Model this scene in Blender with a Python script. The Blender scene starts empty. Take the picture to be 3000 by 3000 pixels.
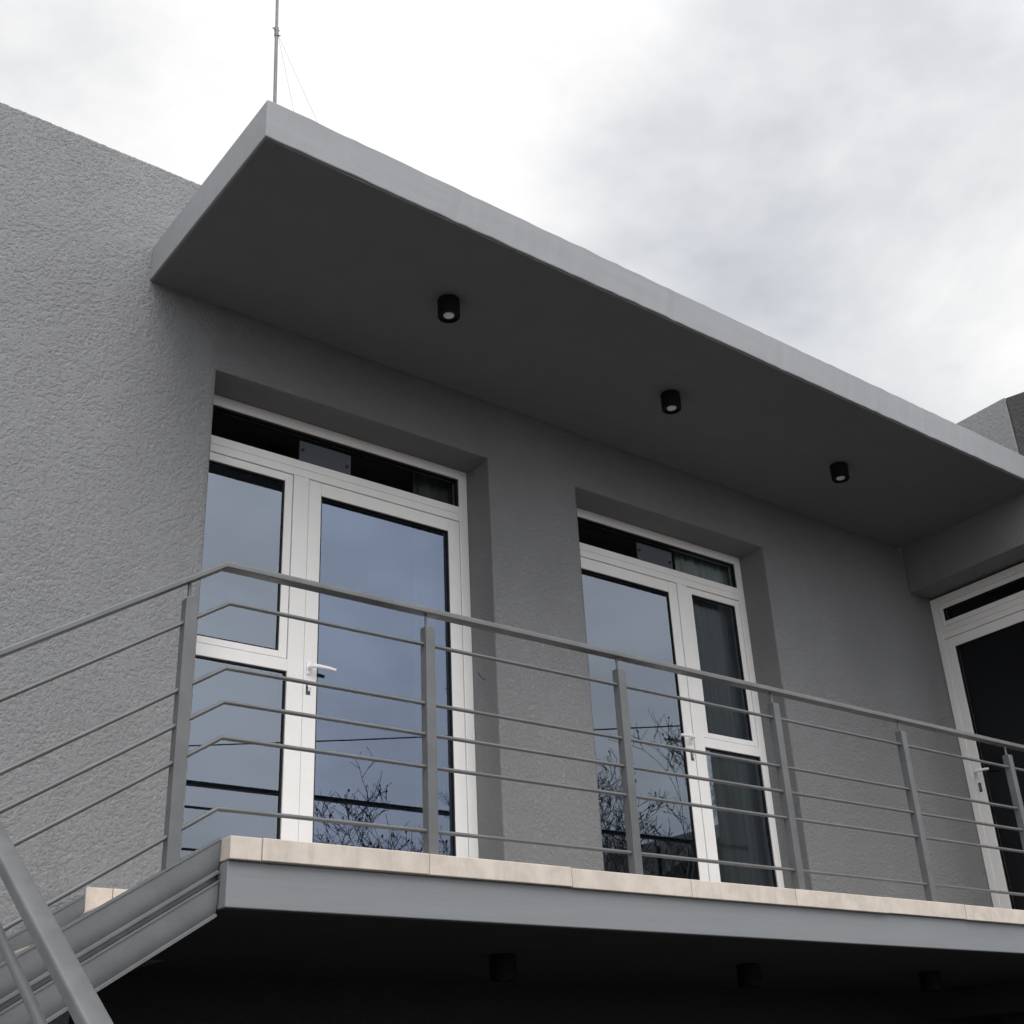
import bpy, bmesh, math, random
from mathutils import Vector, Matrix

random.seed(7)
scene = bpy.context.scene
COL = scene.collection

# ------------------------------------------------------------------ camera
YAW, PITCH, ROLL = 0.6792, 0.4537, -0.0503
cam_data = bpy.data.cameras.new('camera')
cam = bpy.data.objects.new('camera', cam_data)
COL.objects.link(cam)
fw = Vector((math.sin(YAW) * math.cos(PITCH), math.cos(YAW) * math.cos(PITCH), math.sin(PITCH)))
rt = Vector((math.cos(YAW), -math.sin(YAW), 0))
up = rt.cross(fw)
cr, sr = math.cos(ROLL), math.sin(ROLL)
rt, up = rt * cr + up * sr, up * cr - rt * sr
rot = Matrix((rt, up, -fw)).transposed().to_4x4()
cam.matrix_world = Matrix.Translation((-2.2494, -5.2303, -0.8662)) @ rot
cam_data.sensor_width = 36
cam_data.lens = 36 * 3582.2 / 3000
cam_data.clip_start = 0.05
cam_data.clip_end = 2000
scene.camera = cam

# ------------------------------------------------------------------ sky and sun
SUN_EL, SUN_AZ = math.radians(56), math.radians(196)      # azimuth from +Y clockwise: behind the photographer, veiled by cloud
sun_dir = Vector((math.sin(SUN_AZ) * math.cos(SUN_EL), math.cos(SUN_AZ) * math.cos(SUN_EL), math.sin(SUN_EL)))
world = bpy.data.worlds.new('World')
scene.world = world
world.use_nodes = True
wt = world.node_tree
wt.nodes.clear()


def N(t, typ, **kw):
    n = t.nodes.new(typ)
    for k, v in kw.items():
        setattr(n, k, v)
    return n


def setin(n, **kw):
    for k, v in kw.items():
        n.inputs[k.replace('_', ' ')].default_value = v


def mth(t, op, a, b=None, c=None, clamp=False):
    n = N(t, 'ShaderNodeMath', operation=op, use_clamp=clamp)
    for i, s in enumerate((a, b, c)):
        if s is None:
            continue
        if isinstance(s, (int, float)):
            n.inputs[i].default_value = s
        else:
            t.links.new(s, n.inputs[i])
    return n.outputs[0]


def mrange(t, v, a, b, c=0.0, d=1.0, smooth=True):
    n = N(t, 'ShaderNodeMapRange', interpolation_type='SMOOTHSTEP' if smooth else 'LINEAR')
    t.links.new(v, n.inputs[0])
    for i, x in enumerate((a, b, c, d)):
        n.inputs[i + 1].default_value = x
    return n.outputs[0]


def noise(t, vec, scale, detail=3, rough=0.5, dist=0.0):
    n = N(t, 'ShaderNodeTexNoise')
    n.inputs['Scale'].default_value = scale
    n.inputs['Detail'].default_value = detail
    n.inputs['Roughness'].default_value = rough
    n.inputs['Distortion'].default_value = dist
    if vec is not None:
        t.links.new(vec, n.inputs['Vector'])
    return n.outputs['Fac']


def mixcol(t, fac, a, b):
    n = N(t, 'ShaderNodeMix', data_type='RGBA')
    for s, k in ((fac, 0), (a, 6), (b, 7)):
        if isinstance(s, (int, float)):
            n.inputs[k].default_value = s
        elif isinstance(s, tuple):
            n.inputs[k].default_value = s
        else:
            t.links.new(s, n.inputs[k])
    return n.outputs[2]


sky = N(wt, 'ShaderNodeTexSky', sky_type='NISHITA', sun_disc=False, sun_elevation=SUN_EL,
        sun_rotation=SUN_AZ, air_density=1.0, dust_density=1.5, ozone_density=1.5)
tc = N(wt, 'ShaderNodeTexCoord')
nrm = N(wt, 'ShaderNodeVectorMath', operation='NORMALIZE')
wt.links.new(tc.outputs['Generated'], nrm.inputs[0])
sep = N(wt, 'ShaderNodeSeparateXYZ')
wt.links.new(nrm.outputs[0], sep.inputs[0])
zz = mth(wt, 'ADD', mth(wt, 'MAXIMUM', sep.outputs[2], 0.0), 0.22)
comb = N(wt, 'ShaderNodeCombineXYZ')
wt.links.new(mth(wt, 'DIVIDE', sep.outputs[0], zz), comb.inputs[0])
wt.links.new(mth(wt, 'DIVIDE', sep.outputs[1], zz), comb.inputs[1])
comb.inputs[2].default_value = 17.3
cvec = comb.outputs[0]
dotn = N(wt, 'ShaderNodeVectorMath', operation='DOT_PRODUCT')
wt.links.new(nrm.outputs[0], dotn.inputs[0])
dotn.inputs[1].default_value = sun_dir
cosang = mth(wt, 'MAXIMUM', dotn.outputs['Value'], 0.0)
glow = mth(wt, 'POWER', cosang, 2.0)                       # thin cloud shines round the hidden sun
n_cover = noise(wt, cvec, 0.75, 6, 0.55, 0.25)
n_thick = noise(wt, cvec, 1.5, 9, 0.60, 0.35)
n_wisp = noise(wt, cvec, 3.4, 8, 0.6, 0.5)
cover = mrange(wt, mth(wt, 'ADD', n_cover, mth(wt, 'MULTIPLY', glow, 0.10)), 0.33, 0.55)
bright = mrange(wt, mth(wt, 'ADD', mth(wt, 'MULTIPLY', n_thick, 0.7), mth(wt, 'MULTIPLY', n_wisp, 0.3)), 0.38, 0.60, 8.7, 10.7)
bright = mth(wt, 'MULTIPLY', bright, mth(wt, 'ADD', mth(wt, 'MULTIPLY', glow, 1.5), 0.95))
cloudcol = mixcol(wt, mrange(wt, bright, 6.5, 10.5), (0.925, 0.96, 1.0, 1), (1.0, 0.995, 0.99, 1))
cl = N(wt, 'ShaderNodeVectorMath', operation='SCALE')
wt.links.new(cloudcol, cl.inputs[0])
wt.links.new(bright, cl.inputs['Scale'])
veil = mixcol(wt, 0.45, sky.outputs[0], cl.outputs[0])       # thin haze over the blue gaps
skycol = mixcol(wt, cover, veil, cl.outputs[0])
bg = N(wt, 'ShaderNodeBackground')
bg.inputs['Strength'].default_value = 0.1
wt.links.new(skycol, bg.inputs['Color'])
wo = N(wt, 'ShaderNodeOutputWorld')
wt.links.new(bg.outputs[0], wo.inputs[0])

sd = bpy.data.lights.new('sun', 'SUN')
sd.energy = 1.5
sd.angle = math.radians(38)
sd.color = (1.0, 0.96, 0.9)
sun = bpy.data.objects.new('sun', sd)
COL.objects.link(sun)
sun.rotation_euler = (-sun_dir).to_track_quat('-Z', 'Y').to_euler()
sun.location = (0, -20, 20)

vs = scene.view_settings
vs.view_transform = 'Standard'
vs.look = 'None'
vs.exposure = 0.0
vs.gamma = 1.0
vs.use_curve_mapping = False
scene.render.engine = 'CYCLES'
scene.cycles.use_denoising = True
scene.cycles.max_bounces = 6
scene.cycles.transparent_max_bounces = 16
scene.cycles.caustics_reflective = False
scene.cycles.caustics_refractive = False


# ------------------------------------------------------------------ materials
def mat(name):
    m = bpy.data.materials.new(name)
    m.use_nodes = True
    t = m.node_tree
    b = t.nodes['Principled BSDF']
    return m, t, b


def objcoord(t):
    return N(t, 'ShaderNodeTexCoord').outputs['Object']


def bump(t, b, h, dist, strength=1.0):
    n = N(t, 'ShaderNodeBump')
    n.inputs['Distance'].default_value = dist
    n.inputs['Strength'].default_value = strength
    t.links.new(h, n.inputs['Height'])
    t.links.new(n.outputs[0], b.inputs['Normal'])


def scaled(t, vec, s):
    n = N(t, 'ShaderNodeMapping')
    n.inputs['Scale'].default_value = s
    t.links.new(vec, n.inputs[0])
    return n.outputs[0]


def rgb(c, k=1.0):
    return (c[0] * k, c[1] * k, c[2] * k, 1)


def stucco(name, c, depth=0.0017, relief=False):
    """trowelled stucco; with relief=True the densely meshed part of the wall (x < 0) is truly displaced"""
    m, t, b = mat(name)
    v = objcoord(t)
    big = noise(t, v, 8.0, 4, 0.6)
    thr = mth(t, 'MULTIPLY', mth(t, 'SUBTRACT', big, 0.5), 0.36)
    n1 = mth(t, 'ADD', noise(t, v, 42.0, 6, 0.66, 0.2), thr)  # flattened islands of plaster, one over another
    h = None
    for c0 in (0.37, 0.45, 0.51, 0.58):
        st = mrange(t, n1, c0 - 0.016, c0 + 0.016)
        h = st if h is None else mth(t, 'ADD', h, st)
    n2 = noise(t, v, 150.0, 4, 0.6)
    hb = mth(t, 'ADD', h, mth(t, 'MULTIPLY', mrange(t, n2, 0.42, 0.54), 0.35))
    if relief:
        sp = N(t, 'ShaderNodeSeparateXYZ')
        t.links.new(v, sp.inputs[0])
        mask = mrange(t, sp.outputs[0], 0.0, -0.04)
        pl = mrange(t, n1, 0.43, 0.52)
        n3 = noise(t, v, 105.0, 4, 0.62)
        crumb = mth(t, 'MULTIPLY', mrange(t, n3, 0.42, 0.55), mrange(t, n1, 0.52, 0.44, 0.12, 0.62))
        hd = mth(t, 'ADD', pl, crumb)
        dn = N(t, 'ShaderNodeDisplacement')
        dn.inputs['Midlevel'].default_value = 0.0
        dn.inputs['Scale'].default_value = RELIEF
        t.links.new(mth(t, 'MULTIPLY', hd, mask), dn.inputs['Height'])
        t.links.new(dn.outputs[0], t.nodes['Material Output'].inputs['Displacement'])
        m.displacement_method = 'DISPLACEMENT'
        fine = mth(t, 'MULTIPLY', mrange(t, noise(t, v, 150.0, 5, 0.65), 0.40, 0.56), 0.75)
        hb = mth(t, 'ADD', mth(t, 'MULTIPLY', hb, mth(t, 'SUBTRACT', 1.0, mask)), mth(t, 'MULTIPLY', fine, mask))
    bump(t, b, hb, depth, 1.0)
    stain = noise(t, scaled(t, v, (0.9, 0.9, 0.35)), 1.6, 5, 0.6)
    col = mixcol(t, mrange(t, stain, 0.3, 0.7), rgb(c, 0.93), rgb(c, 1.06))
    t.links.new(col, b.inputs['Base Color'])
    b.inputs['Roughness'].default_value = 0.55
    b.inputs['Specular IOR Level'].default_value = 0.5
    return m


RELIEF = 0.0033


def plaster(name, c, var=0.12, streak=(0.5, 6, 6), rough=0.7):
    m, t, b = mat(name)
    v = objcoord(t)
    s1 = noise(t, scaled(t, v, streak), 3.0, 6, 0.62, 0.2)
    s2 = noise(t, v, 1.1, 4, 0.55)
    f = mth(t, 'ADD', mth(t, 'MULTIPLY', s1, 0.6), mth(t, 'MULTIPLY', s2, 0.4))
    col = mixcol(t, mrange(t, f, 0.34, 0.66), rgb(c, 1 - var), rgb(c, 1 + var))
    t.links.new(col, b.inputs['Base Color'])
    bump(t, b, mth(t, 'ADD', s1, mth(t, 'MULTIPLY', noise(t, v, 160, 3, 0.6), 0.35)), 0.0025, 0.6)
    b.inputs['Roughness'].default_value = rough
    b.inputs['Specular IOR Level'].default_value = 0.3
    return m


def paint(name, c, rough=0.42, spec=0.5, var=0.06, metal=0.0, bmp=0.0004):
    m, t, b = mat(name)
    v = objcoord(t)
    s = noise(t, v, 7.0, 5, 0.6)
    col = mixcol(t, mrange(t, s, 0.3, 0.7), rgb(c, 1 - var), rgb(c, 1 + var))
    t.links.new(col, b.inputs['Base Color'])
    t.links.new(mrange(t, noise(t, v, 22, 4, 0.6), 0.3, 0.7, rough - 0.06, rough + 0.08), b.inputs['Roughness'])
    b.inputs['Specular IOR Level'].default_value = spec
    b.inputs['Metallic'].default_value = metal
    if bmp:
        bump(t, b, noise(t, v, 90, 3, 0.5), bmp, 0.7)
    return m


def stone(name):
    m, t, b = mat(name)
    v = objcoord(t)
    info = N(t, 'ShaderNodeObjectInfo')
    offs = N(t, 'ShaderNodeVectorMath', operation='ADD')
    t.links.new(v, offs.inputs[0])
    cc = N(t, 'ShaderNodeCombineXYZ')
    t.links.new(mth(t, 'MULTIPLY', info.outputs['Random'], 31.0), cc.inputs[0])
    t.links.new(cc.outputs[0], offs.inputs[1])
    v = offs.outputs[0]
    a = noise(t, v, 9, 6, 0.6, 0.4)
    g = noise(t, v, 55, 5, 0.65)
    col = mixcol(t, mrange(t, a, 0.32, 0.68), (0.49, 0.43, 0.375, 1), (0.61, 0.55, 0.49, 1))
    col = mixcol(t, mrange(t, g, 0.60, 0.80, 0.0, 0.45), col, (0.36, 0.29, 0.23, 1))
    runs = noise(t, scaled(t, v, (9, 9, 1.5)), 3.0, 5, 0.65)
    col = mixcol(t, mrange(t, runs, 0.52, 0.75, 0.0, 0.5), col, (0.37, 0.315, 0.275, 1))
    tint = mrange(t, info.outputs['Random'], 0, 1, 0.0, 0.35, False)
    col = mixcol(t, tint, col, (0.60, 0.53, 0.49, 1))
    t.links.new(col, b.inputs['Base Color'])
    bump(t, b, g, 0.0012, 0.7)
    b.inputs['Roughness'].default_value = 0.62
    b.inputs['Specular IOR Level'].default_value = 0.4
    return m


def glass(name, tint, ior=2.65, through=(0.82, 0.86, 0.88)):
    m = bpy.data.materials.new(name)
    m.use_nodes = True
    t = m.node_tree
    t.nodes.clear()
    fr = N(t, 'ShaderNodeFresnel')
    fr.inputs['IOR'].default_value = ior
    gl = N(t, 'ShaderNodeBsdfGlossy')
    gl.inputs['Color'].default_value = rgb(tint)
    gl.inputs['Roughness'].default_value = 0.0
    wv = N(t, 'ShaderNodeBump')
    wv.inputs['Distance'].default_value = 0.0003
    wv.inputs['Strength'].default_value = 0.5
    t.links.new(noise(t, objcoord(t), 1.6, 1, 0.4), wv.inputs['Height'])
    t.links.new(wv.outputs[0], gl.inputs['Normal'])
    tr = N(t, 'ShaderNodeBsdfTransparent')
    tr.inputs['Color'].default_value = rgb(through)
    mx = N(t, 'ShaderNodeMixShader')
    t.links.new(fr.outputs[0], mx.inputs[0])
    t.links.new(tr.outputs[0], mx.inputs[1])
    t.links.new(gl.outputs[0], mx.inputs[2])
    o = N(t, 'ShaderNodeOutputMaterial')
    t.links.new(mx.outputs[0], o.inputs[0])
    return m


def cloth(name, c):
    m, t, b = mat(name)
    v = objcoord(t)
    col = mixcol(t, mrange(t, noise(t, scaled(t, v, (14, 14, 0.7)), 2.0, 3), 0.3, 0.7), rgb(c, 0.85), rgb(c, 1.15))
    t.links.new(col, b.inputs['Base Color'])
    b.inputs['Roughness'].default_value = 0.9
    b.inputs['Specular IOR Level'].default_value = 0.1
    bump(t, b, noise(t, v, 500, 2), 0.0005, 0.5)
    return m


M = {}
STC = (0.217, 0.224, 0.236)
M['stucco'] = stucco('grey_stucco', STC)
M['stucco_relief'] = stucco('grey_stucco_relief', STC, relief=True)
M['stucco_dark'] = stucco('charcoal_stucco', (0.050, 0.048, 0.054), 0.005)
M['stucco_base'] = stucco('shaded_base_stucco', (0.045, 0.043, 0.042), 0.005)  # wall under the balcony, its deep shade painted into the base colour
M['fascia'] = plaster('pale_grey_plaster', (0.280, 0.293, 0.312), 0.045)
M['slabface'] = plaster('grey_painted_slab', (0.212, 0.224, 0.239), 0.05)
M['soffit'] = plaster('shaded_soffit_paint', (0.142, 0.149, 0.158), 0.04, (2, 2, 2), 0.8)  # darker than the fascia: shade under the canopy put into the colour
M['soffit_low'] = plaster('shaded_low_soffit_paint', (0.05, 0.05, 0.052), 0.08, (2, 2, 2), 0.8)  # near-black base colour carries the shade below the balcony
M['rail'] = paint('grey_rail_paint', (0.108, 0.113, 0.120), 0.34, 0.5, 0.12)
M['steel'] = paint('grey_steel_paint', (0.112, 0.119, 0.127), 0.36, 0.5, 0.1)
M['white'] = paint('white_frame_paint', (0.80, 0.80, 0.805), 0.38, 0.45, 0.02, bmp=0.0001)
M['handle'] = paint('white_handle', (0.84, 0.85, 0.87), 0.28, 0.5, 0.01, bmp=0)
M['gasket'] = paint('black_rubber', (0.012, 0.012, 0.013), 0.6, 0.3, 0.1, bmp=0)
M['black'] = paint('black_lamp_paint', (0.010, 0.010, 0.011), 0.6, 0.12, 0.1, bmp=0)
M['lens'] = paint('frosted_lamp_lens', (0.72, 0.72, 0.74), 0.25, 0.6, 0.02, bmp=0)
M['chrome'] = paint('lock_metal', (0.55, 0.55, 0.56), 0.28, 0.5, 0.05, 1.0, 0)
M['stone'] = stone('beige_stone')
M['grout'] = plaster('grey_grout', (0.44, 0.40, 0.36), 0.1)
M['galv'] = paint('galvanised_pipe', (0.17, 0.165, 0.19), 0.5, 0.5, 0.15)
M['wire'] = paint('thin_wire', (0.42, 0.41, 0.40), 0.6, 0.3, 0.05, bmp=0)
M['cable'] = paint('black_cable', (0.03, 0.03, 0.03), 0.6, 0.3, 0.05, bmp=0)
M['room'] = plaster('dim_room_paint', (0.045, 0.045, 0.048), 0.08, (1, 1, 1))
M['plate'] = paint('grey_cover_plate', (0.22, 0.22, 0.25), 0.5, 0.3, 0.03, bmp=0)
M['screw'] = paint('dark_screw', (0.05, 0.05, 0.06), 0.4, 0.5, 0.05, bmp=0)
M['curtain'] = cloth('green_grey_curtain', (0.44, 0.48, 0.47))
M['curtain_dark'] = cloth('charcoal_curtain', (0.13, 0.135, 0.13))
M['glass_green'] = glass('green_tinted_glass', (0.66, 0.77, 0.93))
M['glass_blue'] = glass('blue_coated_glass', (0.58, 0.71, 0.98))
M['glass_clear'] = glass('clear_transom_glass', (0.9, 0.93, 1.0), 1.55)
M['bark'] = plaster('tree_bark', (0.13, 0.115, 0.105), 0.2, (8, 8, 1))
M['pole'] = plaster('weathered_wood_pole', (0.10, 0.085, 0.07), 0.2, (8, 8, 1))
M['brickish'] = plaster('dark_rendered_wall', (0.10, 0.095, 0.09), 0.15, (1, 1, 1))
M['rooftile'] = plaster('dark_roof_covering', (0.04, 0.04, 0.045), 0.2, (1, 1, 8))
M['winglass'] = paint('dark_window_glass', (0.03, 0.035, 0.04), 0.1, 0.5, 0.02, bmp=0)


def ground_mat():
    m, t, b = mat('asphalt')
    v = objcoord(t)
    a = noise(t, v, 0.7, 6, 0.6)
    g = noise(t, v, 140, 4, 0.6)
    col = mixcol(t, mrange(t, a, 0.3, 0.7), (0.045, 0.045, 0.046, 1), (0.065, 0.064, 0.062, 1))
    t.links.new(col, b.inputs['Base Color'])
    bump(t, b, g, 0.004, 0.8)
    b.inputs['Roughness'].default_value = 0.85
    return m


M['ground'] = ground_mat()


# ------------------------------------------------------------------ mesh helpers
def box(bm, x0, x1, y0, y1, z0, z1):
    vs = [bm.verts.new(p) for p in ((x0, y0, z0), (x1, y0, z0), (x1, y1, z0), (x0, y1, z0),
                                    (x0, y0, z1), (x1, y0, z1), (x1, y1, z1), (x0, y1, z1))]
    for f in ((0, 3, 2, 1), (4, 5, 6, 7), (0, 1, 5, 4), (1, 2, 6, 5), (2, 3, 7, 6), (3, 0, 4, 7)):
        bm.faces.new([vs[i] for i in f])


def prism(bm, pts, d):
    """closed polygon pts (Vectors) swept by vector d"""
    a = [bm.verts.new(p) for p in pts]
    b = [bm.verts.new(Vector(p) + d) for p in pts]
    n = len(pts)
    bm.faces.new(a)
    bm.faces.new(b[::-1])
    for i in range(n):
        j = (i + 1) % n
        bm.faces.new((a[j], a[i], b[i], b[j]))


def tube(bm, pts, r, n=8, caps=True):
    """round tube along a polyline; r may be a list"""
    pts = [Vector(p) for p in pts]
    rings = []
    ref = None
    for i, p in enumerate(pts):
        if i == 0:
            d = (pts[1] - p).normalized()
        elif i == len(pts) - 1:
            d = (p - pts[i - 1]).normalized()
        else:
            d = ((p - pts[i - 1]).normalized() + (pts[i + 1] - p).normalized()).normalized()
        if ref is None:
            ref = Vector((0, 0, 1)) if abs(d.z) < 0.9 else Vector((1, 0, 0))
        u = d.cross(ref).normalized()
        w = u.cross(d).normalized()
        rr = r[i] if isinstance(r, (list, tuple)) else r
        rings.append([bm.verts.new(p + (u * math.cos(2 * math.pi * k / n) + w * math.sin(2 * math.pi * k / n)) * rr) for k in range(n)])
    for a, b in zip(rings, rings[1:]):
        for k in range(n):
            l = (k + 1) % n
            bm.faces.new((a[k], b[k], b[l], a[l]))
    if caps:
        bm.faces.new(rings[0])
        bm.faces.new(rings[-1][::-1])


def sweep(bm, pts, prof, side):
    """profile (list of (s, h)) swept on a polyline; s along horizontal side vectors, h vertical.
    side: list of unit vectors, one per point (already mitred lengths)"""
    rings = []
    for p, sv in zip(pts, side):
        p = Vector(p)
        rings.append([bm.verts.new(p + sv * s + Vector((0, 0, 1)) * h) for s, h in prof])
    n = len(prof)
    for a, b in zip(rings, rings[1:]):
        for k in range(n):
            l = (k + 1) % n
            bm.faces.new((a[k], a[l], b[l], b[k]))
    bm.faces.new(rings[0][::-1])
    bm.faces.new(rings[-1])


def lathe(bm, prof, n=32, c=(0, 0, 0)):
    rings = []
    for r, z in prof:
        if r < 1e-6:
            rings.append([bm.verts.new((c[0], c[1], c[2] + z))])
        else:
            rings.append([bm.verts.new((c[0] + r * math.cos(2 * math.pi * k / n), c[1] + r * math.sin(2 * math.pi * k / n), c[2] + z)) for k in range(n)])
    for a, b in zip(rings, rings[1:]):
        for k in range(n):
            l = (k + 1) % n
            if len(a) == 1 and len(b) == 1:
                continue
            if len(a) == 1:
                bm.faces.new((a[0], b[l], b[k]))
            elif len(b) == 1:
                bm.faces.new((a[k], a[l], b[0]))
            else:
                bm.faces.new((a[k], a[l], b[l], b[k]))


def obj(name, bm, m, parent=None, bevel=0.0, segs=2, smooth=False, loc=None, weld=False, recalc=True):
    if weld:
        bmesh.ops.remove_doubles(bm, verts=bm.verts, dist=1e-5)
    if recalc:
        bmesh.ops.recalc_face_normals(bm, faces=bm.faces)
    if bevel:
        eds = [e for e in bm.edges if len(e.link_faces) == 2 and e.calc_face_angle(0) > 0.6]
        bmesh.ops.bevel(bm, geom=eds, offset=bevel, segments=segs, profile=0.5, affect='EDGES', clamp_overlap=True)
    if smooth:
        for f in bm.faces:
            f.smooth = True
        for e in bm.edges:
            if len(e.link_faces) == 2 and e.calc_face_angle(0) > 0.6:
                e.smooth = False
    me = bpy.data.meshes.new(name)
    bm.to_mesh(me)
    bm.free()
    me.materials.append(M[m] if isinstance(m, str) else m)
    o = bpy.data.objects.new(name, me)
    COL.objects.link(o)
    if loc is not None:
        o.location = loc
    if parent is not None:
        o.parent = parent
    return o


def B():
    return bmesh.new()


def boxobj(name, dims, m, parent=None, bevel=0.0, segs=2):
    bm = B()
    box(bm, *dims)
    return obj(name, bm, m, parent, bevel, segs)


def thing(name, label, cat, loc=(0, 0, 0), rz=0.0, group=None):
    o = bpy.data.objects.new(name, None)
    COL.objects.link(o)
    o.location = loc
    o.rotation_euler = (0, 0, rz)
    o['label'] = label
    o['category'] = cat
    if group:
        o['group'] = group
    o.empty_display_size = 0.2
    return o


def part_empty(name, parent, loc=(0, 0, 0), rz=0.0):
    o = bpy.data.objects.new(name, None)
    COL.objects.link(o)
    o.parent = parent
    o.location = loc
    o.rotation_euler = (0, 0, rz)
    o.empty_display_size = 0.1
    return o


# ------------------------------------------------------------------ dimensions (deck surface is z = 0)
GZ = -2.60                                    # street level
R = 1.318                                     # front of the railing posts (y = -R)
YC = -R + 0.02                                # railing centre line
W1, W2 = (0.0, 1.8056), (2.5087, 4.3049)      # door openings in the back wall
WT = 2.7387                                   # top of the openings
D = 0.2284                                    # depth of the reveals
CX0, CD, CZ0, CZ1 = -0.4058, 1.3066, 3.1481, 3.3703   # canopy
PAR = 3.909                                   # parapet
DX0 = -0.423                                  # left end of the balcony
SOF = -0.2296                                 # underside of the balcony
SK = 0.0717
XR, XF, LZ = 6.083, 6.339, 2.7575             # wing on the right

# ------------------------------------------------------------------ ground
bm = B()
box(bm, -150, 150, -150, 150, GZ - 0.3, GZ)
g = obj('ground', bm, 'ground')
g['kind'] = 'structure'

# ------------------------------------------------------------------ the house
house = thing('house', 'grey stucco two-storey house with flat canopy, balcony and white glazed doors', 'house', (0, 0, GZ))
hz = -GZ                                      # children are written in deck coordinates


def H(o):
    """shift a direct child of the house from deck coordinates"""
    o.location.z += hz
    return o


# back wall with the two openings
FINE = 0.0041
nx = int(1.75 / FINE)
xs = [-7.0] + [-1.75 + 1.75 * i / nx for i in range(nx)] + [W1[0], W1[0] + 0.011, W1[1] - 0.011, W1[1], W1[1] + 0.011, W2[0] - 0.011, W2[0], W2[0] + 0.011, W2[1] - 0.011, W2[1], W2[1] + 0.011, 6.589, 6.60]
xs[min(range(len(xs)), key=lambda i: abs(xs[i] - DX0))] = DX0
ZLO = -1.35
zs = [GZ, ZLO]
for z0, z1 in ((ZLO, SOF - 0.0005), (SOF - 0.0005, 0.0), (0.0, WT), (WT, PAR)):
    nz = max(1, int((z1 - z0) / FINE))
    zs += [z0 + (z1 - z0) * (i + 1) / nz for i in range(nz)]
TH = 0.36
NXC, NZC = len(xs) - 1, len(zs) - 1


def solid(i, k):
    if i < 0 or k < 0 or i >= NXC or k >= NZC:
        return False
    xm = (xs[i] + xs[i + 1]) / 2
    zm = (zs[k] + zs[k + 1]) / 2
    if zm < SOF - 0.0005 and xm > DX0:
        return False
    if 0 < zm < WT and (W1[0] < xm < W1[1] or W2[0] < xm < W2[1]):
        return False
    return True


verts, faces, vid = [], [], {}


def V(i, k, s_):
    key = (i, k, s_)
    if key not in vid:
        vid[key] = len(verts)
        verts.append((xs[i], (0.0, 0.012, TH)[s_], zs[k]))
    return vid[key]


sol = [[solid(i, k) for k in range(NZC)] for i in range(NXC)]
for i in range(NXC):
    for k in range(NZC):
        if not sol[i][k]:
            continue
        j, l = i + 1, k + 1
        faces.append((V(i, k, 0), V(j, k, 0), V(j, l, 0), V(i, l, 0)))
        edges = []
        if i == 0 or not sol[i - 1][k]:
            edges.append(((i, l), (i, k)))
        if j == NXC or not sol[j][k]:
            edges.append(((j, k), (j, l)))
        if k == 0 or not sol[i][k - 1]:
            edges.append(((i, k), (j, k)))
        if l == NZC or not sol[i][l]:
            edges.append(((j, l), (i, l)))
        for (a0, a1), (b0, b1) in edges:                       # reveals, ends, top: a narrow rounded strip, then the depth
            for s0, s1 in ((0, 1), (1, 2)):
                faces.append((V(b0, b1, s0), V(a0, a1, s0), V(a0, a1, s1), V(b0, b1, s1)))
me = bpy.data.meshes.new('wall')
me.from_pydata(verts, [], faces)
me.materials.append(M['stucco_relief'])
me.polygons.foreach_set('use_smooth', [True] * len(me.polygons))
me.update()
wall = bpy.data.objects.new('wall', me)
COL.objects.link(wall)
wall.parent = house
H(wall)

# lower wall set back under the balcony, side and roof masses
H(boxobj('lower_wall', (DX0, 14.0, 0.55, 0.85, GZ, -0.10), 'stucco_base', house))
H(boxobj('roof', (-6.9, 10.0, 0.37, 8.0, 3.35, 3.55), 'fascia', house))
H(boxobj('rear_wall', (-7.0, 10.0, 8.0, 8.3, GZ, PAR), 'stucco', house))

# canopy: slab + soffit skin
bm = B()
rnd = random.Random(5)
nseg = 110
ring = []
for i in range(nseg + 1):
    x = CX0 + (6.04 - CX0) * i / nseg
    j = lambda a: rnd.gauss(0, a)
    ring.append([bm.verts.new(p) for p in ((x, -CD + j(0.0012), CZ0 + j(0.0012)), (x, -CD + j(0.0012), CZ1 + j(0.0012)), (x, -0.002, CZ1), (x, -0.002, CZ0))])
for a, b_ in zip(ring, ring[1:]):
    for k in range(4):
        bm.faces.new((a[k], a[(k + 1) % 4], b_[(k + 1) % 4], b_[k]))
bm.faces.new(ring[0])
bm.faces.new(ring[-1][::-1])
canopy = H(obj('canopy', bm, 'fascia', house, bevel=0.006, segs=2))
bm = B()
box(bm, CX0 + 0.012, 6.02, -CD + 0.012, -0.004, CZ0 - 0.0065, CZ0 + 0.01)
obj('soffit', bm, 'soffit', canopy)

# balcony slab
bm = B()
ya = -(R + 0.05)
prism(bm, [Vector((DX0, ya, SOF)), Vector((DX0, ya, -0.078)), Vector((DX0, ya + 0.27, -0.078)), Vector((DX0, ya + 0.27, -0.138)),
           Vector((DX0, -0.002, -0.138)), Vector((DX0, -0.002, SOF))], Vector((6.06 - DX0, 0, 0)))
slab = H(obj('balcony_slab', bm, 'slabface', house, bevel=0.004))
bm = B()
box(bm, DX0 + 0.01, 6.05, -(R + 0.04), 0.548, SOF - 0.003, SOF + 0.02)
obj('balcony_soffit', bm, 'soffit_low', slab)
boxobj('floor_bed', (DX0 + 0.02, 6.04, -(R + 0.05) + 0.28, -0.004, -0.137, -0.072), 'grout', slab)
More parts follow.
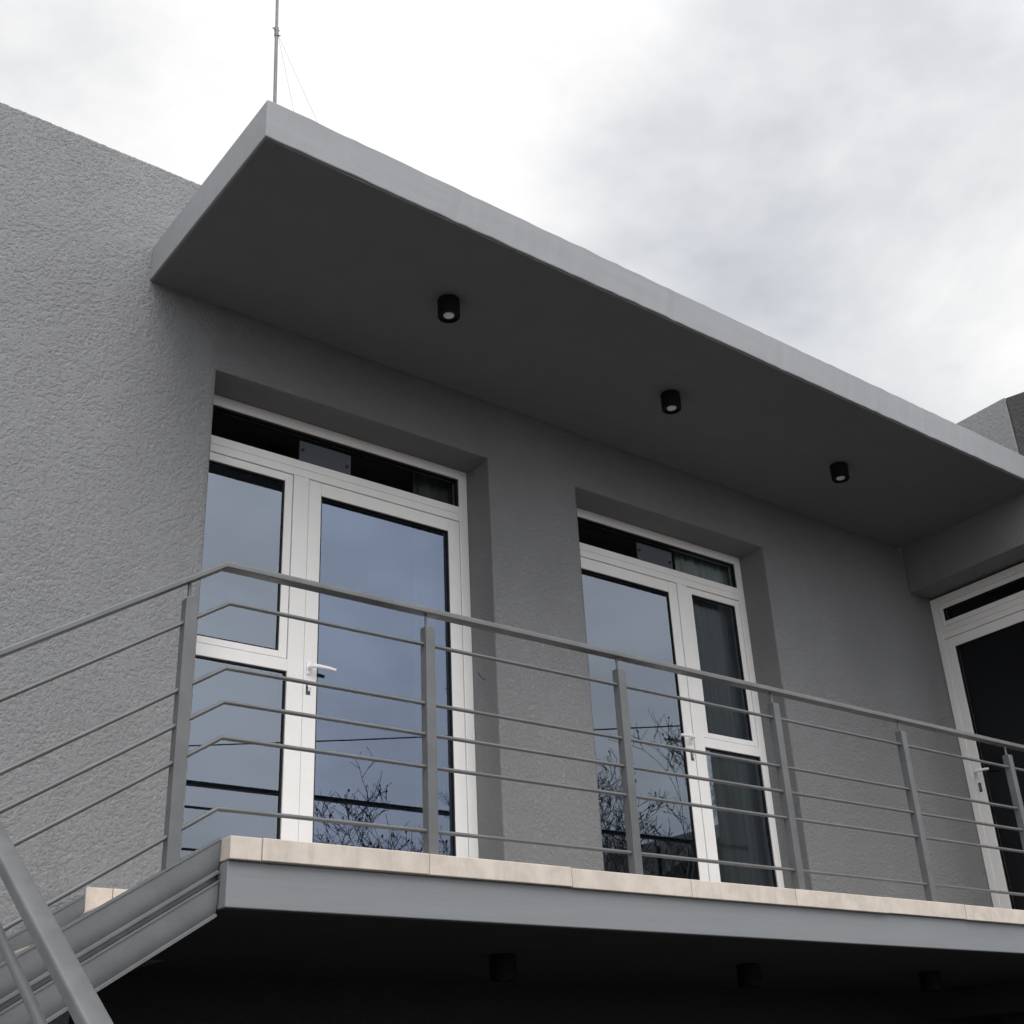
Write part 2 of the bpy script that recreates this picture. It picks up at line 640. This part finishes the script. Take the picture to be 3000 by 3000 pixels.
# stone edging along the front, one piece at a time
joints = [DX0 - 0.004, -0.308, 0.376, 1.069, 1.749, 2.436, 3.124, 3.796, 4.48, 5.17, 5.86, 6.03]
yt = -(R + 0.07)
for i in range(len(joints) - 1):
    a, b_ = joints[i] + 0.0013, joints[i + 1] - 0.0013
    dz = random.uniform(-0.0035, 0.0035)
    dy = random.uniform(-0.003, 0.003)
    if i == 0:
        dz, dy = 0.0, 0.0
    bm = B()
    box(bm, a, b_, yt + dy, yt + 0.285, -0.0765 + dz, dz)
    obj('edge_tile', bm, 'stone', slab, bevel=0.003)
boxobj('edge_grout', (DX0 + 0.004, 6.02, yt + 0.008, yt + 0.28, -0.0775, -0.004), 'grout', slab)
# end edging facing the stair, and the floor field behind
yy = yt + 0.305
while yy < -0.05:
    y2 = min(yy + 0.34, -0.006)
    bm = B()
    box(bm, DX0 - 0.004, DX0 + 0.29, yy + 0.002, y2 - 0.002, -0.136, -0.062 + random.uniform(-0.002, 0.002))
    obj('edge_tile', bm, 'stone', slab, bevel=0.003)
    yy = y2
boxobj('floor', (DX0 + 0.295, 6.04, yt + 0.305, -0.004, -0.0715, -0.062), 'stone', slab)
# skirting on the wall beside the stair head
xx = DX0 + 0.012
while xx < W1[0] - 0.02:
    x2 = min(xx + 0.115, W1[0] - 0.004)
    bm = B()
    box(bm, xx + 0.0015, x2 - 0.0015, -0.016, -0.001, -0.061, 0.043)
    H(obj('skirting_tile', bm, 'stone', house, bevel=0.002))
    xx = x2
for a, b_ in ((W1[1], W2[0]), (W2[1], 6.30)):
    xx = a + 0.004
    while xx < b_ - 0.05:
        x2 = min(xx + 0.35, b_ - 0.004)
        bm = B()
        box(bm, xx + 0.0015, x2 - 0.0015, -0.014, -0.001, -0.061, 0.045)
        H(obj('skirting_tile', bm, 'stone', house, bevel=0.002))
        xx = x2


# ------------------------------------------------------------------ wing on the right (lintel, dark pier)
def wx(y):
    return XR + SK * y


bm = B()
prism(bm, [Vector((wx(0) - 0.0, 0.0 - 0.001, LZ)), Vector((wx(-1.22), -1.22, LZ)), Vector((wx(-1.22) + 0.30, -1.22, LZ)), Vector((wx(0) + 0.30, -0.001, LZ))], Vector((0, 0, 3.965 - LZ)))
H(obj('wing_wall', bm, 'stucco', house, bevel=0.010, segs=3, smooth=True))
bm = B()
pts = [(wx(-1.22) + 0.003, -1.2225), (6.19, -1.97), (9.0, -1.97), (9.0, -1.2225)]
prism(bm, [Vector((x, y, GZ)) for x, y in pts], Vector((0, 0, 3.958 - GZ)))
H(obj('wing_pier', bm, 'stucco_dark', house, bevel=0.010, segs=2))
H(boxobj('wing_side', (8.6, 9.0, -1.22, 0.0, GZ, 3.9), 'stucco', house))
H(boxobj('wing_back', (6.62, 9.0, 0.0, 0.30, GZ, 3.9), 'room', house))
H(boxobj('wing_roof', (6.40, 8.6, -1.22, -0.005, 3.0, 3.2), 'room', house))
H(boxobj('wing_floor', (6.07, 8.6, -1.22, -0.005, -0.235, -0.01), 'room', house))
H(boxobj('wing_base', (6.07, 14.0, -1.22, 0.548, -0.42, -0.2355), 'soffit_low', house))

# dark room behind the two glazed doors
bm = B()
box(bm, -0.6, 6.5, 0.375, 3.4, -0.02, 2.95)
bmesh.ops.delete(bm, geom=[f for f in bm.faces if abs(f.calc_center_median().y - 0.375) < 1e-4], context='FACES_ONLY')
H(obj('room', bm, 'room', house))
H(boxobj('room_partition', (2.10, 2.22, 0.375, 3.38, 0.0, 2.93), 'room', house))


# ------------------------------------------------------------------ glazed doors
def frame_ring(bm, x0, x1, z0, z1, w, y0, y1, wb=None):
    wb = w if wb is None else wb
    box(bm, x0, x0 + w, y0, y1, z0, z1)
    box(bm, x1 - w, x1, y0, y1, z0, z1)
    box(bm, x0 + w, x1 - w, y0 + 0.0004, y1, z1 - w, z1)
    box(bm, x0 + w, x1 - w, y0 + 0.0004, y1, z0, z0 + wb)


def gasket(bm, x0, x1, z0, z1, y0, y1, w=0.007):
    box(bm, x0, x0 + w, y0, y1, z0, z1)
    box(bm, x1 - w, x1, y0, y1, z0, z1)
    box(bm, x0 + w, x1 - w, y0, y1, z1 - w, z1)
    box(bm, x0 + w, x1 - w, y0, y1, z0, z0 + w)


def leaf(parent, name, pane_name, x0, x1, z0, z1, w, y, gm, wb=None):
    """a framed leaf with gasket and pane"""
    bm = B()
    frame_ring(bm, x0, x1, z0, z1, w, y, y + 0.05, wb)
    obj(name, bm, 'white', parent, bevel=0.0025)
    wb_ = w if wb is None else wb
    gx0, gx1, gz0, gz1 = x0 + w, x1 - w, z0 + wb_, z1 - w
    bm = B()
    gasket(bm, gx0 + 0.0005, gx1 - 0.0005, gz0 + 0.0005, gz1 - 0.0005, y + 0.005, y + 0.026)
    obj('gasket', bm, 'gasket', parent)
    pane(parent, pane_name, gx0 + 0.004, gx1 - 0.004, gz0 + 0.004, gz1 - 0.004, y + 0.014, gm)


def pane(parent, name, x0, x1, z0, z1, y, gm):
    bm = B()
    vs = [bm.verts.new(p) for p in ((x0, y, z0), (x1, y, z0), (x1, y, z1), (x0, y, z1))]
    bm.faces.new(vs)
    return obj(name, bm, gm, parent, recalc=False)


def lever(parent, x, z, y, direction):
    """lever handle on its rose plus the lock below"""
    bm = B()
    box(bm, x - 0.014, x + 0.014, y - 0.008, y, z - 0.036, z + 0.036)
    lev = B()
    tube(lev, [(x, y - 0.006, z), (x, y - 0.034, z), (x + direction * 0.010, y - 0.046, z + 0.001), (x + direction * 0.03, y - 0.050, z + 0.002),
               (x + direction * 0.085, y - 0.050, z + 0.0015), (x + direction * 0.135, y - 0.047, z - 0.002)],
         [0.010, 0.0105, 0.0115, 0.0115, 0.0105, 0.009], 12)
    obj('handle_rose', bm, 'handle', parent, bevel=0.005, segs=3, smooth=True)
    obj('handle', lev, 'handle', parent, smooth=True)
    bm = B()
    box(bm, x - 0.013, x + 0.013, y - 0.003, y + 0.001, z - 0.145, z - 0.075)
    obj('lock_plate', bm, 'screw', parent, bevel=0.0015)
    bm = B()
    tube(bm, [(x, y - 0.012, z - 0.100), (x, y + 0.002, z - 0.100)], 0.0085, 14)
    box(bm, x - 0.0045, x + 0.0045, y - 0.011, y + 0.002, z - 0.128, z - 0.100)
    obj('lock_cylinder', bm, 'chrome', parent, smooth=True)


def unit(parent, name, W, loc, rz, flip, plate_x=None, door_only=False):
    """white door set: outer frame with transom light, door leaf, side light with opening sash"""
    e = part_empty(name, parent, loc, rz)
    y = 0.0
    HT = WT - 0.002
    X = (lambda a, b: (W - b, W - a)) if flip else (lambda a, b: (a, b))
    bm = B()
    jl, jr = (0.061, 0.061) if (door_only or flip) else (0.045, 0.061)
    box(bm, 0.001, jl, y, y + 0.07, 0.0, HT)
    box(bm, W - jr, W - 0.001, y, y + 0.07, 0.0, HT)
    box(bm, jl, W - jr, y + 0.0006, y + 0.07, HT - 0.062, HT)
    box(bm, jl, W - jr, y + 0.0008, y + 0.07, 2.432, 2.481)
    box(bm, jl, W - jr, y + 0.0002, y + 0.07, 2.383, 2.4305)
    box(bm, jl, W - jr, y + 0.0006, y + 0.07, 0.0, 0.05)
    if not door_only:
        x0, x1 = X(0.606, 0.700)
        box(bm, x0, x1, y, y + 0.07, 0.05, 2.3825)
        x0, x1 = X(0.061 if flip else jl, 0.606)
        box(bm, x0, x1, y + 0.0004, y + 0.07, 1.228, 1.293)
    obj('frame', bm, 'white', e, bevel=0.0022)
    # transom light
    if door_only:
        leaf(e, 'transom_sash', 'transom_pane', 0.064, W - 0.064, 2.484, HT - 0.064, 0.042, y + 0.004, 'glass_clear')
    else:
        bm = B()
        gasket(bm, jl + 0.0005, W - 0.0615, 2.4815, HT - 0.0625, y + 0.010, y + 0.04)
        obj('gasket', bm, 'gasket', e)
        pane(e, 'transom_pane', jl + 0.003, W - 0.064, 2.484, HT - 0.065, y + 0.028, 'glass_clear')
    # door leaf
    dx0, dx1 = (0.064, W - 0.064) if door_only else X(0.704, W - 0.065)
    leaf(e, 'door_leaf', 'door_pane', dx0, dx1, 0.054, 2.379, 0.080, y + 0.006, 'glass_clear' if door_only else ('glass_green' if flip else 'glass_blue'), 0.09)
    if door_only:
        lever(e, dx0 + 0.038, 1.285, y + 0.006, 1)
    elif flip:
        lever(e, dx1 - 0.030, 1.266, y + 0.006, -1)
    else:
        lever(e, dx0 + 0.030, 1.266, y + 0.006, 1)
    if not door_only:
        # opening sash over a fixed pane
        x0, x1 = X(0.065 if flip else 0.048, 0.602)
        leaf(e, 'sash', 'sash_pane', x0, x1, 1.297, 2.379, 0.047, y + 0.006, 'glass_green', 0.036)
        bm = B()
        gasket(bm, x0 - 0.0035, x1 + 0.0035, 0.0505, 1.2275, y + 0.010, y + 0.035, 0.007)
        obj('gasket', bm, 'gasket', e)
        pane(e, 'lower_pane', x0, x1, 0.055, 1.223, y + 0.021, 'glass_green')
    if plate_x:
        bm = B()
        box(bm, plate_x[0], plate_x[1], y + 0.052, y + 0.062, 2.44, 2.642)
        obj('cover_plate', bm, 'plate', e, bevel=0.002)
        for sx, sz in ((plate_x[0] + 0.02, 2.585), (plate_x[1] - 0.028, 2.560)):
            bm = B()
            tube(bm, [(sx, y + 0.0465, sz), (sx, y + 0.053, sz)], 0.011, 12)
            obj('screw', bm, 'screw', e)
    return e


d1 = unit(house, 'glazed_door', W1[1] - W1[0], (W1[0], D, hz), 0, False, (0.66, 1.00))
d2 = unit(house, 'glazed_door', W2[1] - W2[0], (W2[0], D, hz), 0, True, (0.79, 1.13))
rz3 = math.atan2(-1.0, -SK)
d3 = unit(house, 'glazed_door', 1.15, (XF, -0.004, hz), rz3, False, None, True)
d1['label'] = 'white glazed door with side light on its left'
d2['label'] = 'white glazed door with side light and curtain on its right'
d3['label'] = 'white glazed door in the side wall at the right edge'


bm = B()
tube(bm, [(W1[1] + 0.002, 0.115, 1.345), (W1[1] - 0.03, 0.105, 1.350), (W1[1] - 0.07, 0.085, 1.368)], 0.0022, 6)
H(obj('wire_stub', bm, 'cable', house))


# ------------------------------------------------------------------ curtains
def curtain(label, x0, x1, y, z0, z1, folds, amp, m='curtain'):
    bm = B()
    n = folds * 10
    rows = []
    for k in range(9):
        tz = k / 8
        row = []
        for i in range(n + 1):
            s = i / n
            ph = s * folds * 2 * math.pi
            a = amp * (0.75 + 0.35 * math.sin(s * 7 + 1.3)) * (1 - 0.25 * tz)
            row.append(bm.verts.new((x0 + (x1 - x0) * s + 0.012 * math.sin(ph * 0.5 + tz), y + a * math.sin(ph + 0.5 * math.sin(tz * 2 + s * 5)), z0 + (z1 - z0) * tz)))
        rows.append(row)
    for a, b_ in zip(rows, rows[1:]):
        for i in range(n):
            bm.faces.new((a[i], a[i + 1], b_[i + 1], b_[i]))
    o = obj('curtain', bm, m, None, smooth=True)
    sm = o.modifiers.new('thickness', 'SOLIDIFY')
    sm.thickness = 0.0015
    o['label'] = label
    o['category'] = 'curtain'
    return o


curtain('green grey curtain hanging behind the side light of the farther door', 3.735, 4.40, 0.345, 0.03, 2.80, 7, 0.022)
curtain('narrow dark curtain gathered behind the right end of the nearer door', 1.50, 1.82, 0.38, 0.03, 2.80, 5, 0.02, 'curtain_dark')


# ------------------------------------------------------------------ ceiling lamps
def lamp(label, x, y, z, group):
    t = thing('ceiling_lamp', label, 'lamp', (x, y, z), 0, group)
    bm = B()
    r, h = 0.0615, 0.113
    lathe(bm, [(0.0, -0.0005), (r - 0.004, -0.0005), (r - 0.004, -0.004), (r, -0.006), (r, -h + 0.004), (r - 0.003, -h), (r - 0.010, -h), (r - 0.012, -h + 0.012),
               (0.034, -h + 0.014), (0.030, -h + 0.020), (0.0, -h + 0.022)], 40)
    obj('housing', bm, 'black', t, smooth=True)
    bm = B()
    lathe(bm, [(0.031, -h + 0.0125), (0.028, -h + 0.008), (0.018, -h + 0.005), (0.0, -h + 0.004)], 28)
    obj('lens', bm, 'lens', t, smooth=True)
    return t


for (x, y), w in zip(((0.996, -0.749), (2.726, -0.714), (4.425, -0.684)),
                     ('nearest to the free corner of the canopy', 'midway along the canopy underside', 'farthest along the canopy, close to the side wall')):
    lamp('black cylindrical ceiling lamp ' + w, x, y, CZ0 - 0.0065, 'lamps under the canopy')
for x, w in zip((1.340, 2.977, 4.587), ('nearest to the stair', 'in the middle of its row', 'farthest from the stair')):
    lamp('black cylindrical lamp under the dark balcony, ' + w, x, -0.555, SOF - 0.003, 'lamps under the balcony')

# ------------------------------------------------------------------ railing of the balcony and the upper flight
SL = 0.64                                     # slope of the flights
XL = -1.45                                    # inner corner of the landing
railing = thing('railing', 'grey steel railing with five round bars along the balcony and upper stair', 'railing', (0, 0, 0))
prof = []
HW, HH = 0.025, 0.026
for k in range(5):
    a = math.pi / 2 * k / 4
    prof.append((HW - 0.007 + 0.007 * math.sin(a), 0.0 - 0.007 + 0.007 * math.cos(a)))
prof += [(HW, -HH + 0.003), (HW - 0.003, -HH), (-HW + 0.003, -HH), (-HW, -HH + 0.003)]
for k in range(5):
    a = math.pi / 2 * (1 - k / 4)
    prof.append((-(HW - 0.007 + 0.007 * math.sin(a)), 0.0 - 0.007 + 0.007 * math.cos(a)))
KX, RZ = -0.468, 1.020
side = Vector((0, -1, 0))
XE = 5.98
bm = B()
sweep(bm, [(XL - 0.02, YC, RZ - SL * (KX - XL + 0.02)), (KX, YC, RZ), (XE, YC, RZ)], prof, [side] * 3)
obj('handrail', bm, 'rail', railing, smooth=True)
KB = -0.440
barz = (0.862, 0.611, 0.484, 0.354, 0.105)
for z in barz:
    bm = B()
    tube(bm, [(XL, YC, z - SL * (KB - XL)), (KB, YC, z), (XE, YC, z)], 0.0085, 12)
    obj('bar', bm, 'rail', railing, smooth=True)
P0, PP = 0.4460, 1.0665
posts = [P0 + PP * i for i in range(6)]
for x in posts[:-1]:
    bm = B()
    box(bm, x - 0.0225, x + 0.0225, -R, -R + 0.042, -0.004, 0.937)
    p = obj('post', bm, 'rail', railing, bevel=0.002)
    bm = B()
    tube(bm, [(x - 0.008, YC, 0.936), (x - 0.008, YC, RZ - HH + 0.002)], 0.0065, 10)
    obj('pin', bm, 'rail', p, smooth=True)
for x, zb in ((-0.593, -0.125), (XL + 0.03, -0.68)):
    zt = 0.937 - SL * (KX - x)
    bm = B()
    prism(bm, [Vector((x - 0.0225, -R, zb)), Vector((x + 0.0225, -R, zb + 0.03)), Vector((x + 0.0225, -R, zt + 0.0145)), Vector((x - 0.0225, -R, zt - 0.0145))], Vector((0, 0.042, 0)))
    p = obj('post', bm, 'rail', railing, bevel=0.002)
    bm = B()
    tube(bm, [(x - 0.006, YC, zt - 0.01), (x - 0.006, YC, RZ - HH - SL * (KX - x + 0.006) + 0.002)], 0.0065, 10)
    obj('pin', bm, 'rail', p, smooth=True)

# ------------------------------------------------------------------ staircase
stair = thing('staircase', 'grey steel staircase with stacked channel stringer rising to the balcony from the left', 'staircase', (-2.0, -0.7, GZ))


def S(o):
    o.location -= Vector((-2.0, -0.7, GZ))
    return o


SS = 0.63
XA, XB = DX0 - 0.006, -1.52                   # upper flight from the balcony down to the landing
zt0 = 0.002


def strip(bm, o0, o1, y0, y1, xa=XA, xb=XB):
    """sloping band of the stringer between vertical offsets o0 > o1"""
    f = lambda x: zt0 + SS * (x - XA)
    prism(bm, [Vector((xa, y0, f(xa) + o0)), Vector((xb, y0, f(xb) + o0)), Vector((xb, y0, f(xb) + o1)), Vector((xa, y0, f(xa) + o1))], Vector((0, y1 - y0, 0)))


def channel(top, h, yf):
    """sloping pressed-steel channel: flat face rolling back to a lip along the bottom"""
    c = [(top + 0.004, yf - 0.004), (top - 0.004, yf - 0.004), (top - 0.0055, yf), (top - h * 0.42, yf), (top - h * 0.60, yf + 0.001), (top - h * 0.74, yf + 0.003),
         (top - h * 0.83, yf + 0.006), (top - h * 0.89, yf + 0.009), (top - h * 0.92, yf + 0.006), (top - h * 0.93, yf - 0.004), (top - h, yf - 0.004),
         (top - h, yf + 0.045), (top + 0.004, yf + 0.045)]
    bm = B()
    f = lambda x: zt0 + SS * (x - XA)
    ra = [bm.verts.new((XA, y, f(XA) + o)) for o, y in c]
    rb = [bm.verts.new((XB, y, f(XB) + o)) for o, y in c]
    n = len(c)
    for i in range(n):
        j = (i + 1) % n
        bm.faces.new((ra[i], ra[j], rb[j], rb[i]))
    bm.faces.new(ra[::-1])
    bm.faces.new(rb)
    return bm


for yf in (-R, -0.06):
    S(obj('upper_channel', channel(0.0, 0.115, yf), 'steel', stair, smooth=True))
    bm = B()
    strip(bm, -0.116, -0.136, yf + 0.022, yf + 0.044)
    S(obj('channel_web', bm, 'steel', stair))
    S(obj('lower_channel', channel(-0.141, 0.114, yf), 'steel', stair, smooth=True))
RISE, RUN = 0.17, 0.27
for k in range(4):
    x1 = DX0 - 0.005 - RUN * k
    z = -0.055 - RISE * (k + 1)
    bm = B()
    box(bm, x1 - RUN + 0.01, x1, -R + 0.05, -0.065, z - 0.02, z)
    S(obj('tread', bm, 'stone', stair, bevel=0.004))
    bm = B()
    box(bm, x1 - 0.012, x1 - 0.002, -R + 0.05, -0.065, z + 0.0005, z + RISE - 0.021)
    S(obj('riser', bm, 'slabface', stair))
LANDZ = -RISE * 5
bm = B()
box(bm, -2.75, XB - 0.005, -R - 0.03, -0.02, LANDZ - 0.16, LANDZ)
S(obj('landing', bm, 'slabface', stair, bevel=0.004))
# lower flight comes forward from the landing
Y0 = -R - 0.035
nst = 10
for k in range(nst):
    y1 = Y0 - RUN * k
    z = LANDZ - RISE * (k + 1)
    bm = B()
    box(bm, -2.70, XL - 0.10, y1 - RUN - 0.02, y1, z - 0.035, z)
    S(obj('tread', bm, 'stone', stair, bevel=0.004))
for x in (-2.75, XL - 0.095):
    bm = B()
    ye = Y0 - RUN * nst - 0.05
    f = lambda y: LANDZ + 0.02 + 0.63 * (y - Y0)
    prism(bm, [Vector((x, Y0, f(Y0))), Vector((x, ye, max(f(ye), GZ + 0.01))), Vector((x, ye, GZ + 0.002)), Vector((x, ye + 0.25, GZ + 0.002)), Vector((x, Y0, f(Y0) - 0.25))], Vector((0.045, 0, 0)))
    S(obj('stringer', bm, 'steel', stair))
bm = B()
box(bm, -2.70, -2.58, -1.30, -1.18, GZ, LANDZ - 0.16)
S(obj('landing_post', bm, 'steel', stair))

# foreground railing on the lower flight
rail2 = thing('railing', 'grey steel handrail sloping steeply across the lower left corner', 'railing', (0, 0, 0))
YB = -4.35
zl = RZ - SL * (KX - XL) + 0.02
SL2 = 0.612
bm = B()
XC = XL - 0.018
sweep(bm, [(XC, -R + 0.02, zl), (XC, YB, zl - SL2 * (-R - YB))], [(s * 0.96, h * 1.25) for s, h in prof], [Vector((1, 0, 0))] * 2)
obj('handrail', bm, 'rail', rail2, smooth=True)
for z in barz:
    dzb = z - RZ
    bm = B()
    tube(bm, [(XC, -R + 0.02, zl + dzb), (XC, YB + 0.05, zl + dzb - SL2 * (-R - YB - 0.05))], 0.0105, 12)
    obj('bar', bm, 'rail', rail2, smooth=True)
for y in (-R - 0.10, -2.25, -4.25):
    zt = zl - 0.085 - SL2 * (-R - y)
    bm = B()
    box(bm, XC - 0.021, XC + 0.021, y - 0.0225, y + 0.0225, zt - 1.05, zt)
    p = obj('post', bm, 'rail', rail2, bevel=0.002)
    bm = B()
    tube(bm, [(XC, y, zt - 0.002), (XC, y, zt + 0.085 - HH + 0.002)], 0.0065, 10)
    obj('pin', bm, 'rail', p, smooth=True)

# ------------------------------------------------------------------ mast on the roof
MY = 2.0
mast = thing('antenna_mast', 'thin galvanised mast with guy wires on the roof behind the canopy corner', 'mast', (1.216 + 0.07, MY, 3.55))
base = Vector((1.216, MY, 6.93))
tip = Vector((1.187, MY, 8.14))
dm = (tip - base).normalized()
foot = base - dm * ((base.z - 3.55) / dm.z)
clampz = 7.75
pc = foot + dm * ((clampz - 3.55) / dm.z)


def MM(o):
    o.location -= Vector((1.286, MY, 3.55))
    return o


bm = B()
tube(bm, [foot, pc], 0.0150, 12)
MM(obj('lower_pipe', bm, 'galv', mast, smooth=True))
bm = B()
tube(bm, [pc, pc + dm * 2.4], 0.0130, 12)
MM(obj('upper_pipe', bm, 'galv', mast, smooth=True))
bm = B()
tube(bm, [pc - dm * 0.05, pc + dm * 0.05], 0.0195, 12)
for zo, d, l in ((0.012, (-0.9, -0.35, 0), 0.048), (0.035, (0.8, 0.3, 0.25), 0.036), (-0.036, (0.8, -0.3, 0.0), 0.036)):
    v = Vector(d).normalized()
    tube(bm, [pc + dm * zo + v * 0.01, pc + dm * zo + v * l], 0.0055, 8)
MM(obj('clamp', bm, 'steel', mast, smooth=True))
for ex, ey in ((2.65, 2.6), (3.3, 1.9)):
    bm = B()
    tube(bm, [pc + Vector((0.015 if ex > 0 else -0.015, 0, -0.02)), (ex, ey, 3.55)], 0.0016, 5)
    MM(obj('guy_wire', bm, 'wire', mast))


# ------------------------------------------------------------------ bare trees across the street
def bare_tree(label, x, y, h, seed, spread, depth=6):
    rnd = random.Random(seed)
    t = thing('bare_tree', label, 'tree', (x, y, GZ), 0, 'bare trees across the street')
    trunk, crown, buds = B(), B(), B()
    cnt = [0]

    def grow(p, d, l, r, lev):
        n = 3 if lev < 3 else 2
        pts, rs = [p], [r]
        for i in range(n):
            d = (d + Vector((rnd.uniform(-1, 1), rnd.uniform(-1, 1), rnd.uniform(-0.5, 0.9))) * (0.13 if lev < 2 else 0.20)).normalized()
            p = p + d * (l / n)
            pts.append(p)
            rs.append(max(r * (1 - 0.42 * (i + 1) / n), 0.0042))
        tube(trunk if lev == 0 else crown, pts, rs, 7 if lev < 2 else (5 if lev < 4 else 3), lev < 2)
        cnt[0] += 1
        if lev >= depth:
            if rnd.random() < 0.4:
                for s in range(2):
                    q = pts[-1 - s]
                    w = Vector((rnd.uniform(-1, 1), rnd.uniform(-1, 1), rnd.uniform(-0.2, 1))).normalized() * 0.07
                    u = w.cross(Vector((0, 0, 1))).normalized() * 0.018
                    buds.faces.new([buds.verts.new(c) for c in (q, q + w * 0.5 + u, q + w, q + w * 0.5 - u)])
            return
        k = rnd.choice((2, 3, 3)) if lev > 0 else 5
        for i in range(k):
            j = rnd.randint(max(1, n - 1), n) if lev > 0 else n
            ax = Vector((rnd.uniform(-1, 1), rnd.uniform(-1, 1), 0)).normalized()
            nd = (d * 0.75 + ax * spread * rnd.uniform(0.5, 1.2) + Vector((0, 0, 0.16))).normalized()
            grow(pts[j], nd, l * rnd.uniform(0.58, 0.82), max(rs[j] * rnd.uniform(0.52, 0.70), 0.0050), lev + 1)

    grow(Vector((0, 0, 0)), Vector((0, 0, 1)), h * 0.26, h * 0.017, 0)
    k = h / max(v.co.z for v in crown.verts)
    for b_ in (trunk, crown, buds):
        bmesh.ops.scale(b_, vec=(k, k, k), verts=b_.verts)
    obj('trunk', trunk, 'bark', t, smooth=True)
    obj('crown', crown, 'bark', t, smooth=True)
    obj('twig_buds', buds, 'bark', t)['kind'] = 'stuff'
    return t


bare_tree('bare leafless tree mirrored in the lower glass of the nearer door', 10.6, -14.0, 8.2, 3, 0.85, 7)
bare_tree('bare leafless tree mirrored in the lower glass of the farther door', 17.2, -13.6, 9.7, 11, 0.8, 7)

# power line
pl = thing('power_line', 'thin black overhead cable mirrored across the door glass', 'cable', (-1.5, -24.0, GZ))


def PL(o):
    o.location -= Vector((-1.5, -24.0, GZ))
    return o


A, Bp = Vector((-1.5, -24.0, 6.2)), Vector((24.5, -4.6, 6.2))
bm = B()
n = 24
tube(bm, [A.lerp(Bp, i / n) + Vector((0, 0, -0.9 * (i / n) * (1 - i / n) * 1.0)) for i in range(n + 1)], 0.014, 6)
PL(obj('cable', bm, 'cable', pl, smooth=True))
for P_ in (A, Bp):
    bm = B()
    tube(bm, [(P_.x, P_.y, GZ), (P_.x, P_.y, 6.35)], [0.13, 0.09], 12)
    box(bm, P_.x - 0.6, P_.x + 0.6, P_.y - 0.05, P_.y + 0.05, 6.05, 6.15)
    PL(obj('pole', bm, 'pole', pl, smooth=True))

# house opposite, seen only as a reflection
opp = thing('neighbour_house', 'dark pitched-roof house mirrored at the foot of the farther door', 'house', (27.0, -24.0, GZ))


def OP(o):
    o.location -= Vector((27.0, -24.0, GZ))
    return o


OP(boxobj('wall', (21.5, 32.5, -28, -20, GZ, 3.6), 'brickish', opp))
bm = B()
prism(bm, [Vector((20.9, -19.6, 3.55)), Vector((27.0, -19.6, 6.6)), Vector((33.1, -19.6, 3.55)), Vector((33.1, -19.6, 3.8)), Vector((27.0, -19.6, 6.9)), Vector((20.9, -19.6, 3.8))], Vector((0, -8.8, 0)))
OP(obj('roof', bm, 'rooftile', opp))
bm = B()
prism(bm, [Vector((21.5, -20.0, 3.6)), Vector((32.5, -20.0, 3.6)), Vector((27.0, -20.0, 6.45))], Vector((0, -8.0, 0)))
OP(obj('gable', bm, 'brickish', opp))
for x in (22.6, 25.6, 28.6):
    for z in (-1.6, 1.3):
        w = OP(boxobj('window', (x, x + 1.5, -20.0, -19.95, z, z + 1.4), 'white', opp))
        boxobj('window_glass', (x + 0.08, x + 1.42, -19.95, -19.93, z + 0.08, z + 1.32), 'winglass', w)
